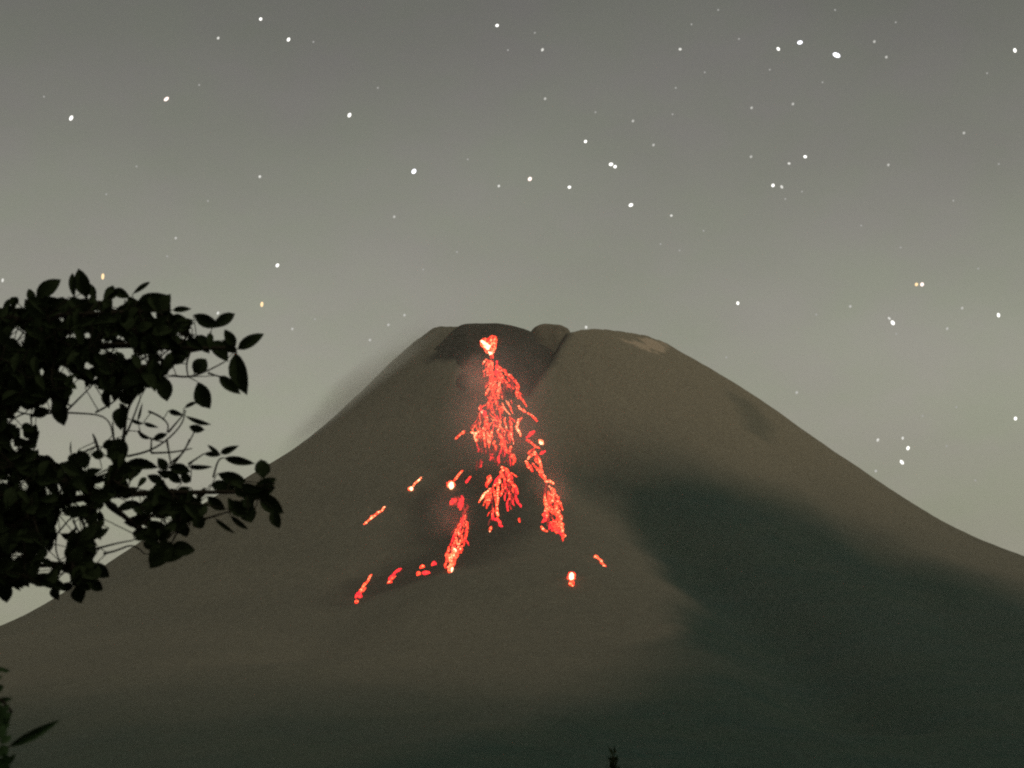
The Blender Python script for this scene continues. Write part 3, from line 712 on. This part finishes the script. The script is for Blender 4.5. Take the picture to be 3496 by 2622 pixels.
PXM = 2 * TH / 3496                 # metres per photo point at 1 m

def a1(p): return (p[0] * .4521, p[1] * .4521 + 880)
def a2(p): return (p[0] * .4521, p[1] * .4521 + 1400)

# ------------------------------------------------------------------ the tree at the left
TD = 8.0
TX, TY = -3.0, 8.5
tree = empty('broadleaf_tree', (TX, TY, 0), 'dark broadleaf tree at left reaching leafy branches in front of the volcano', 'tree')
root = np.array((TX, TY, 0))
trunk = smooth_path([(TX, TY, -.1), (TX + .05, TY, 1.2), (TX - .04, TY - .05, 2.2), (TX + .1, TY, 3.2), (TX + .05, TY + .05, 4.2)])
v_, f_ = tube([(trunk, .12, .05)], 10)
link('trunk', mesh('trunk', [p - root for p in v_], f_), barkm, tree)
def tp(p, d=0): return at(*p, TD + d)
limbs = [  # photo-zoom points with depth offsets; each begins on the trunk
    ([(TX + .1, TY, 2.9), tp(a1((-60, 760)), .25), tp(a1((400, 720)), .1), tp(a1((900, 640)), -.1), tp(a1((1380, 700)), -.1), tp(a1((1700, 680)), -.05)], .035, .006),
    ([(TX + .08, TY, 3.1), tp(a1((-40, 500)), -.1), tp(a1((300, 440)), -.2), tp(a1((760, 420)), -.25), tp(a1((1200, 400)), -.2)], .03, .005),
    ([(TX + .02, TY, 2.0), tp(a2((-80, 900)), .2), tp(a2((300, 700)), .1), tp(a2((800, 640)), 0), tp(a2((1300, 620)), -.1), tp(a2((1850, 620)), -.1)], .035, .006),
    ([(TX, TY, 1.7), tp(a2((-60, 1180)), -.1), tp(a2((250, 1120)), -.15), tp(a2((620, 1180)), -.1)], .028, .006),
    ([tp(a2((760, 650)), 0), tp(a2((1000, 860)), .05), tp(a2((1250, 1000)), .1)], .012, .005),
    ([tp(a2((850, 640)), 0), tp(a2((930, 250)), -.05), tp(a1((960, 1120)), -.1), tp(a1((1060, 1000)), -.1)], .009, .004)]
nodes = []
for pts, r0, r1 in limbs:
    sp_ = smooth_path(pts, 8); nodes += [p for p in sp_[6:]]
    c = sp_[0]; v_, f_ = tube([(sp_, r0, r1)], 7)
    link('branch', mesh('branch', [p - c for p in v_], f_), barkm, tree, c - root)
thin = []                            # twigs seen against the sky
for k, pts in enumerate([[(1, 240, 1200), (1, 400, 1165), (1, 600, 1175), (1, 780, 1185), (1, 840, 1230), (1, 850, 1340)], [(1, 500, 1160), (1, 680, 980)], [(1, 720, 1170), (1, 850, 1100), (1, 900, 1050)],
            [(1, 1300, 890), (1, 1420, 910), (1, 1560, 860), (1, 1690, 790)], [(1, 1570, 870), (1, 1660, 900)], [(1, 1440, 700), (1, 1400, 800), (1, 1420, 900)], [(1, 1430, 710), (1, 1570, 690)],
            [(1, 960, 1500), (1, 1110, 1470), (1, 1240, 1400), (1, 1400, 1240), (1, 1400, 1150)], [(1, 1260, 1380), (1, 1290, 1560)], [(1, 1140, 1470), (1, 1145, 1360)], [(1, 1140, 1475), (1, 1330, 1470), (1, 1450, 1440)],
            [(1, 1310, 1560), (1, 1400, 1450), (1, 1470, 1310)], [(1, 1300, 1540), (1, 1390, 1480), (1, 1430, 1370)], [(1, 1270, 1320), (1, 1380, 1190)], [(1, 1120, 1160), (1, 1200, 1190), (1, 1285, 1260), (1, 1260, 1320)],
            [(1, 950, 1340), (1, 1000, 1230), (1, 1060, 1060)], [(1, 860, 1380), (1, 850, 1240)], [(1, 1420, 1560), (1, 1540, 1480)], [(1, 1610, 1660), (1, 1655, 1490), (1, 1690, 1510)], [(2, 720, 1050), (2, 900, 1000), (2, 1000, 985)],
            [(2, 780, 1085), (2, 900, 1060), (2, 1000, 1000), (2, 1090, 1085)], [(2, 1530, 830), (2, 1610, 800), (2, 1800, 750)], [(2, 550, 830), (2, 600, 940), (2, 660, 985)], [(2, 610, 820), (2, 640, 900), (2, 670, 950)], [(2, 400, 970), (2, 520, 830)],
            [(1, 740, 1450), (1, 700, 1330)], [(1, 1040, 1310), (1, 1130, 1370), (1, 1230, 1390)], [(1, 640, 290), (1, 590, 180)]]):
    d = rng.uniform(-.1, .1)
    pp = [tp((a1 if q[0] == 1 else a2)(q[1:]), d) for q in pts]
    sp_ = smooth_path(pp, 4) if len(pp) > 1 else pp
    nodes += list(sp_[1:]); c = sp_[0]
    v_, f_ = tube([(sp_, .0042, .0024)], 5)
    link('twig', mesh('twig', [p - c for p in v_], f_), barkm, tree, c - root)

blades = []                          # (photo length, matrix, variant, base)
def add_leaf(b, t, wd, d=None, twist=None, dz=None, var=None):
    d = rng.uniform(-.15, .15) if d is None else d
    dz = rng.normal(0, .012) if dz is None else dz
    B, T_ = at(*b, TD + d), at(*t, TD + d + dz)
    M, ln = leaf_matrix(B, T_, wd * PXM * (TD + d), rng.normal(0, .25) if twist is None else twist, 0)
    blades.append((ln, M, rng.integers(len(LEAVES)) if var is None else var, B))
HAND1 = [(1790, 690, 1995, 570, 95), (1600, 530, 1775, 420, 95), (1300, 395, 1445, 385, 50), (1780, 660, 1690, 540, 85), (1460, 430, 1660, 520, 105), (1770, 710, 1860, 1035, 150), (1650, 890, 1815, 1030, 90),
         (1465, 870, 1560, 760, 125), (1490, 935, 1585, 1140, 150), (1000, 275, 1135, 180, 42), (660, 300, 590, 80, 125), (560, 300, 545, 110, 60), (270, 300, 460, 160, 125), (1220, 880, 1262, 1085, 130), (420, 1050, 485, 1270, 130), (930, 990, 985, 1115, 110), (800, 980, 822, 1140, 75), (890, 960, 860, 1085, 85),
         (1080, 1248, 1195, 1282, 34), (985, 1222, 1085, 1258, 34), (1035, 1310, 1130, 1370, 36), (1150, 1370, 1265, 1330, 52), (1390, 1135, 1492, 1088, 34), (1270, 1155, 1385, 1190, 46), (1395, 1195, 1595, 1262, 42), (1545, 1300, 1425, 1275, 66), (1040, 1235, 1076, 1095, 22),
         (920, 1120, 910, 1300, 125), (900, 1100, 970, 1160, 55), (880, 1360, 930, 1520, 150), (770, 1430, 880, 1390, 85), (690, 1480, 790, 1500, 75), (1660, 1480, 1565, 1412, 34), (1660, 1478, 1802, 1420, 56), (1665, 1490, 1535, 1480, 46), (1688, 1512, 1925, 1555, 68), (1975, 1650, 1995, 1525, 125), (750, 1455, 705, 1330, 26),
         (540, 1500, 535, 1380, 14), (1040, 320, 1290, 290, 90), (1180, 420, 1290, 270, 110), (830, 320, 850, 205, 95), (850, 240, 980, 300, 80), (720, 300, 650, 180, 70), (140, 350, 80, 300, 80), (250, 330, 215, 230, 70), (1430, 560, 1330, 450, 90), (1340, 520, 1460, 470, 90), (1300, 800, 1430, 700, 110), (1320, 620, 1440, 720, 110), (380, 1150, 240, 1190, 90), (1480, 580, 1580, 720, 110), (1600, 620, 1720, 780, 120), (1680, 620, 1790, 720, 100)]
HAND2 = [(1960, 640, 2140, 780, 130), (2060, 740, 2110, 895, 95), (1620, 820, 1775, 935, 38), (1740, 800, 1875, 905, 46), (1300, 990, 1130, 1195, 170), (1290, 1030, 1478, 1065, 120), (1200, 1100, 1400, 1090, 110), (700, 1160, 825, 1265, 115), (680, 1270, 775, 1365, 95), (590, 1310, 612, 1460, 130), (400, 1330, 440, 1435, 90), (50, 1320, 45, 1455, 130), (1420, 430, 1605, 430, 42), (1270, 430, 1440, 465, 92), (1260, 450, 1190, 360, 80), (940, 400, 1195, 432, 90),
         (1990, 520, 1970, 370, 120), (1640, 480, 1860, 540, 110), (1590, 560, 1780, 600, 90), (1940, 560, 2095, 520, 70), (1480, 800, 1530, 895, 110), (1380, 860, 1410, 960, 90), (590, 300, 650, 440, 130), (1080, 1000, 1180, 1060, 60), (560, 320, 570, 430, 110), (860, 230, 940, 380, 160), (1440, 540, 1360, 480, 80), (1850, 720, 1900, 850, 130), (1720, 690, 1880, 800, 120), (1560, 650, 1700, 755, 90)]
for a, b, c, d, wdt in HAND1: add_leaf(a1((a, b)), a1((c, d)), wdt * .4521, twist=rng.normal(0, .15))
for a, b, c, d, wdt in HAND2: add_leaf(a2((a, b)), a2((c, d)), wdt * .4521, twist=rng.normal(0, .15))
UP = [(-260, 380), (0, 370), (70, 310), (220, 250), (300, 290), (400, 290), (540, 290), (640, 280), (800, 280), (850, 230), (930, 250), (990, 300), (1150, 270), (1275, 290), (1300, 400), (1440, 470), (1560, 540), (1700, 620), (1790, 700), (1750, 780), (1600, 710), (1440, 690), (1410, 790), (1310, 825), (1240, 890), (1200, 1030), (1110, 990), (1050, 1050), (980, 1080), (920, 1035), (860, 1075), (750, 975), (660, 985), (560, 1070), (480, 1170), (400, 1150), (240, 1190), (100, 1240), (-260, 1280)]
LOW = [(-260, 100), (-40, 130), (60, 200), (100, 240), (230, 250), (350, 340), (520, 400), (540, 320), (640, 330), (680, 430), (760, 440), (830, 230), (960, 280), (960, 390), (1190, 435), (1350, 430), (1430, 470), (1360, 530), (1400, 570), (1600, 580), (1640, 510), (1750, 490), (1860, 550), (1940, 530), (2080, 540), (2120, 690), (1960, 670), (1930, 830), (1820, 790), (1700, 700), (1560, 720), (1550, 820), (1500, 880), (1410, 860), (1400, 950), (1300, 1010), (1150, 1040), (1000, 980), (970, 890), (800, 930), (750, 1020), (720, 1150), (790, 1200), (740, 1250), (730, 1340), (640, 1370), (600, 1430), (540, 1380), (430, 1410), (380, 1345), (330, 1335), (200, 1355), (100, 1390), (-260, 1420)]
H1 = [(890, 340, 70), (1160, 430, 32), (140, 540, 45), (740, 420, 40), (450, 450, 30), (660, 600, 38), (790, 710, 36), (660, 810, 30), (480, 850, 34), (320, 850, 28), (1360, 600, 34), (1430, 670, 34), (1080, 800, 26), (1230, 730, 22), (960, 745, 28), (570, 1030, 34), (340, 1140, 42), (150, 1170, 55), (570, 240, 30), (180, 370, 20), (1500, 580, 24), (120, 620, 22), (620, 950, 24), (1330, 860, 40), (1350, 430, 30), (520, 600, 20)]
H2 = [(130, 100, 40), (40, 120, 50), (180, 570, 34), (600, 650, 30), (590, 720, 40), (490, 870, 100), (620, 850, 50), (420, 1000, 60), (450, 1090, 70), (330, 1210, 32), (490, 1280, 32), (870, 700, 32), (960, 780, 36), (1090, 620, 46), (1140, 560, 40), (1060, 500, 36), (860, 860, 34), (990, 890, 24), (890, 960, 80), (820, 780, 26), (1180, 830, 22), (1270, 830, 28), (1660, 545, 34), (1660, 660, 50), (1780, 640, 50), (1470, 630, 24), (1300, 570, 40), (810, 460, 34), (740, 570, 26), (440, 580, 20), (130, 1090, 40), (350, 1100, 26), (20, 540, 30), (1000, 660, 34)]
inner = []
GAP = [(-240, 1120), (120, 1130), (190, 1240), (130, 1330), (150, 1440), (-240, 1500)]
GAP2 = [(110, 1240), (280, 1250), (330, 1420), (240, 1470), (90, 1420)]
for poly, holes, cv, n, seed in ((UP, H1, a1, 900, 5), (LOW, H2, a2, 900, 6), (GAP, [], a1, 46, 8), (GAP2, [], a1, 9, 9)):
    r2 = np.random.default_rng(seed)
    c = 0; tries = 0; pa = np.array(poly)
    while c < n and tries < 60000:
        tries += 1
        x, y = r2.uniform(-240, pa[:, 0].max()), r2.uniform(pa[:, 1].min(), pa[:, 1].max())
        a = r2.uniform(0, 2 * math.pi); ln = r2.uniform(105, 190); wd = ln * r2.uniform(.42, .62)
        dx, dy = math.cos(a), math.sin(a)
        pts = [(x - dx * ln / 2, y - dy * ln / 2), (x + dx * ln / 2, y + dy * ln / 2), (x - dy * wd * .45, y + dx * wd * .45), (x + dy * wd * .45, y - dx * wd * .45), (x, y)]
        px_ = np.array([p[0] for p in pts]); py_ = np.array([p[1] for p in pts])
        if not inside(px_, py_, poly).all(): continue
        q = np.linspace(0, 1, 6); lx = pts[0][0] + (pts[1][0] - pts[0][0]) * q; ly = pts[0][1] + (pts[1][1] - pts[0][1]) * q
        bad = False
        for hx, hy, hr in holes:
            if (np.hypot(lx - hx, ly - hy) < hr * .42 + wd * .36).any(): bad = True; break
        if bad: continue
        c += 1
        inner.append((x, y, cv, pts))
        add_leaf(cv(pts[0]), cv(pts[1]), wd * .4521, d=r2.uniform(-.45, .45), twist=r2.normal(0, .45), dz=r2.normal(0, .03))
# leaf stalks to the nearest twig; inner twigs are sampled among the leaves
nd = np.array(nodes)
idx = list(range(len(HAND1) + len(HAND2), len(blades))); r3 = np.random.default_rng(3)
sticks = []
for i in idx[::9]:
    B = blades[i][3]; k = np.argmin(((nd - B) ** 2).sum(1))
    if np.linalg.norm(nd[k] - B) < .5:
        sticks.append((smooth_path([nd[k], (nd[k] + B) / 2 + r3.normal(0, .01, 3), B], 3), .0032, .0022))
        nd = np.vstack((nd, sticks[-1][0][1:]))
for i, bl in enumerate(blades):
    B = bl[3]; k = np.argmin(((nd - B) ** 2).sum(1)); g = np.linalg.norm(nd[k] - B)
    if g < .22 and g > .002: sticks.append(([nd[k], (nd[k] + B) / 2, B], .0018, .0015))
v_, f_ = tube(sticks, 4)
link('twigs', mesh('twigs', [p - root for p in v_], f_), barkm, tree)['kind'] = 'stuff'
nh = len(HAND1) + len(HAND2)
order = list(range(nh)) + sorted(range(nh, len(blades)), key=lambda i: (blades[i][1].translation.x < -1.75, blades[i][1].translation.y))
for i in order[:296]:
    ln, M, var, B = blades[i]
    o = link('leaf', LEAVES[var], None, tree)
    o.matrix_local = Matrix.Translation(-Vector(root)) @ M
v_, f_ = [], []
for i in order[296:]:
    ln, M, var, B = blades[i]; o0 = len(v_)
    v_ += [np.array(M @ vv.co) - root for vv in LEAVES[var].vertices]
    f_ += [tuple(o0 + a for a in p.vertices) for p in LEAVES[var].polygons]
link('foliage', mesh('foliage', v_, f_), leafm, tree)['kind'] = 'stuff'

# ------------------------------------------------------------------ the shrub at the lower left corner
def a3(p): return (p[0] * .3165, p[1] * .3165 + 2100)
BD = 5.5
sroot = np.array((-1.45, 5.6, 0))
shrub = empty('shrub', sroot, 'dim leafy shrub at the lower left corner, one long leaf pointing right', 'shrub')
shm = material('shrub_leaf', (.028, .05, .02), 1, (9, .6, 1.4))
SL = [m_.copy() for m_ in LEAVES]
for m_ in SL: m_.materials.clear(); m_.materials.append(shm)
stems = [[sroot, at(*a3((-420, 1500)), BD), at(*a3((-300, 800)), BD), at(*a3((-60, 560)), BD), at(*a3((60, 580)), BD), at(*a3((140, 700)), BD), at(*a3((155, 900)), BD), at(*a3((130, 1050)), BD)],
         [sroot, at(*a3((-350, 1700)), BD), at(*a3((-100, 1500)), BD), at(*a3((90, 1420)), BD)],
         [sroot, at(*a3((-300, 1500)), BD + .1), at(*a3((-100, 1150)), BD + .1), at(*a3((60, 1000)), BD + .1)],
         [sroot, at(*a3((-300, 1900)), BD + .05), at(*a3((-40, 1700)), BD + .05), at(*a3((90, 1600)), BD + .05)]]
for st in stems:
    sp_ = smooth_path(st, 5); v_, f_ = tube([(sp_, .012, .0035)], 5); c = sp_[0]
    link('stem', mesh('stem', [p - c for p in v_], f_), barkm, shrub, c - sroot)
SH = [(80, 1430, 650, 1130, 105), (20, 1300, 130, 1020, 90), (-60, 1150, 100, 960, 110), (60, 1250, 20, 1050, 80), (-40, 1350, 60, 1180, 120), (-80, 1000, 60, 900, 80), (20, 1480, 150, 1560, 80), (-40, 1560, 110, 1660, 110), (-60, 1450, 60, 1500, 110), (60, 1620, 170, 1500, 70), (-90, 620, 60, 570, 60), (20, 600, 110, 600, 44), (-60, 1640, 90, 1720, 120), (-100, 700, 30, 660, 60), (-160, 1250, -20, 1180, 120), (-200, 1500, -50, 1600, 130), (-160, 900, -20, 1000, 110), (-260, 1100, -120, 1000, 120), (-260, 1400, -120, 1350, 120), (-200, 1750, -20, 1800, 130), (-60, 1040, 90, 1010, 110), (-40, 1220, 110, 1180, 110), (0, 1380, 130, 1300, 80), (-30, 1500, 90, 1420, 120), (-60, 1580, 120, 1600, 120), (-90, 820, 40, 760, 90), (-20, 920, 140, 900, 60)]
for a, b, c, d, wd in SH:
    dd = rng.uniform(-.12, .12); B = at(*a3((a, b)), BD + dd); T_ = at(*a3((c, d)), BD + dd + rng.normal(0, .01))
    M, ln = leaf_matrix(B, T_, wd * .3165 * PXM * BD, rng.normal(0, .2), 0)
    o = link('leaf', SL[rng.integers(len(SL))], None, shrub); o.matrix_local = Matrix.Translation(-Vector(sroot)) @ M

# ------------------------------------------------------------------ the slender tree whose tip shows at the bottom edge
ND = 42.0
tip = at(2094, 2552, ND)
nroot = np.array((tip[0], tip[1], 0))
nt_ = empty('slender_tree', nroot, 'dark slender treetop poking up at the bottom edge below the lava', 'tree')
v_, f_ = tube([(smooth_path([(0, 0, -.05), (.03, 0, 1.5), (0, 0, tip[2] - .15)], 8), .05, .008)], 7)
link('trunk', mesh('trunk', v_, f_), barkm, nt_)
v_, f_ = [], []
for k in range(900):
    t = rng.uniform(0, 1) ** .8; z = tip[2] - t * (tip[2] - .5); rad = .02 + .42 * t ** 1.1
    a = rng.uniform(0, 2 * math.pi); r = rad * math.sqrt(rng.uniform(.05, 1))
    p = np.array((math.cos(a) * r, math.sin(a) * r, z - .1)); o0 = len(v_)
    up = np.array((math.cos(a) * .5 + rng.normal(0, .3), math.sin(a) * .5 + rng.normal(0, .3), 1.0)); up /= np.linalg.norm(up)
    sd = np.cross(up, rng.normal(0, 1, 3)); sd /= np.linalg.norm(sd); l_ = rng.uniform(.08, .16)
    v_ += [p, p + up * l_ * .5 + sd * .018, p + up * l_, p + up * l_ * .5 - sd * .018]; f_.append((o0, o0 + 1, o0 + 2, o0 + 3))
tag(link('crown', mesh('crown', v_, f_, False), leafm, nt_), kind='stuff')
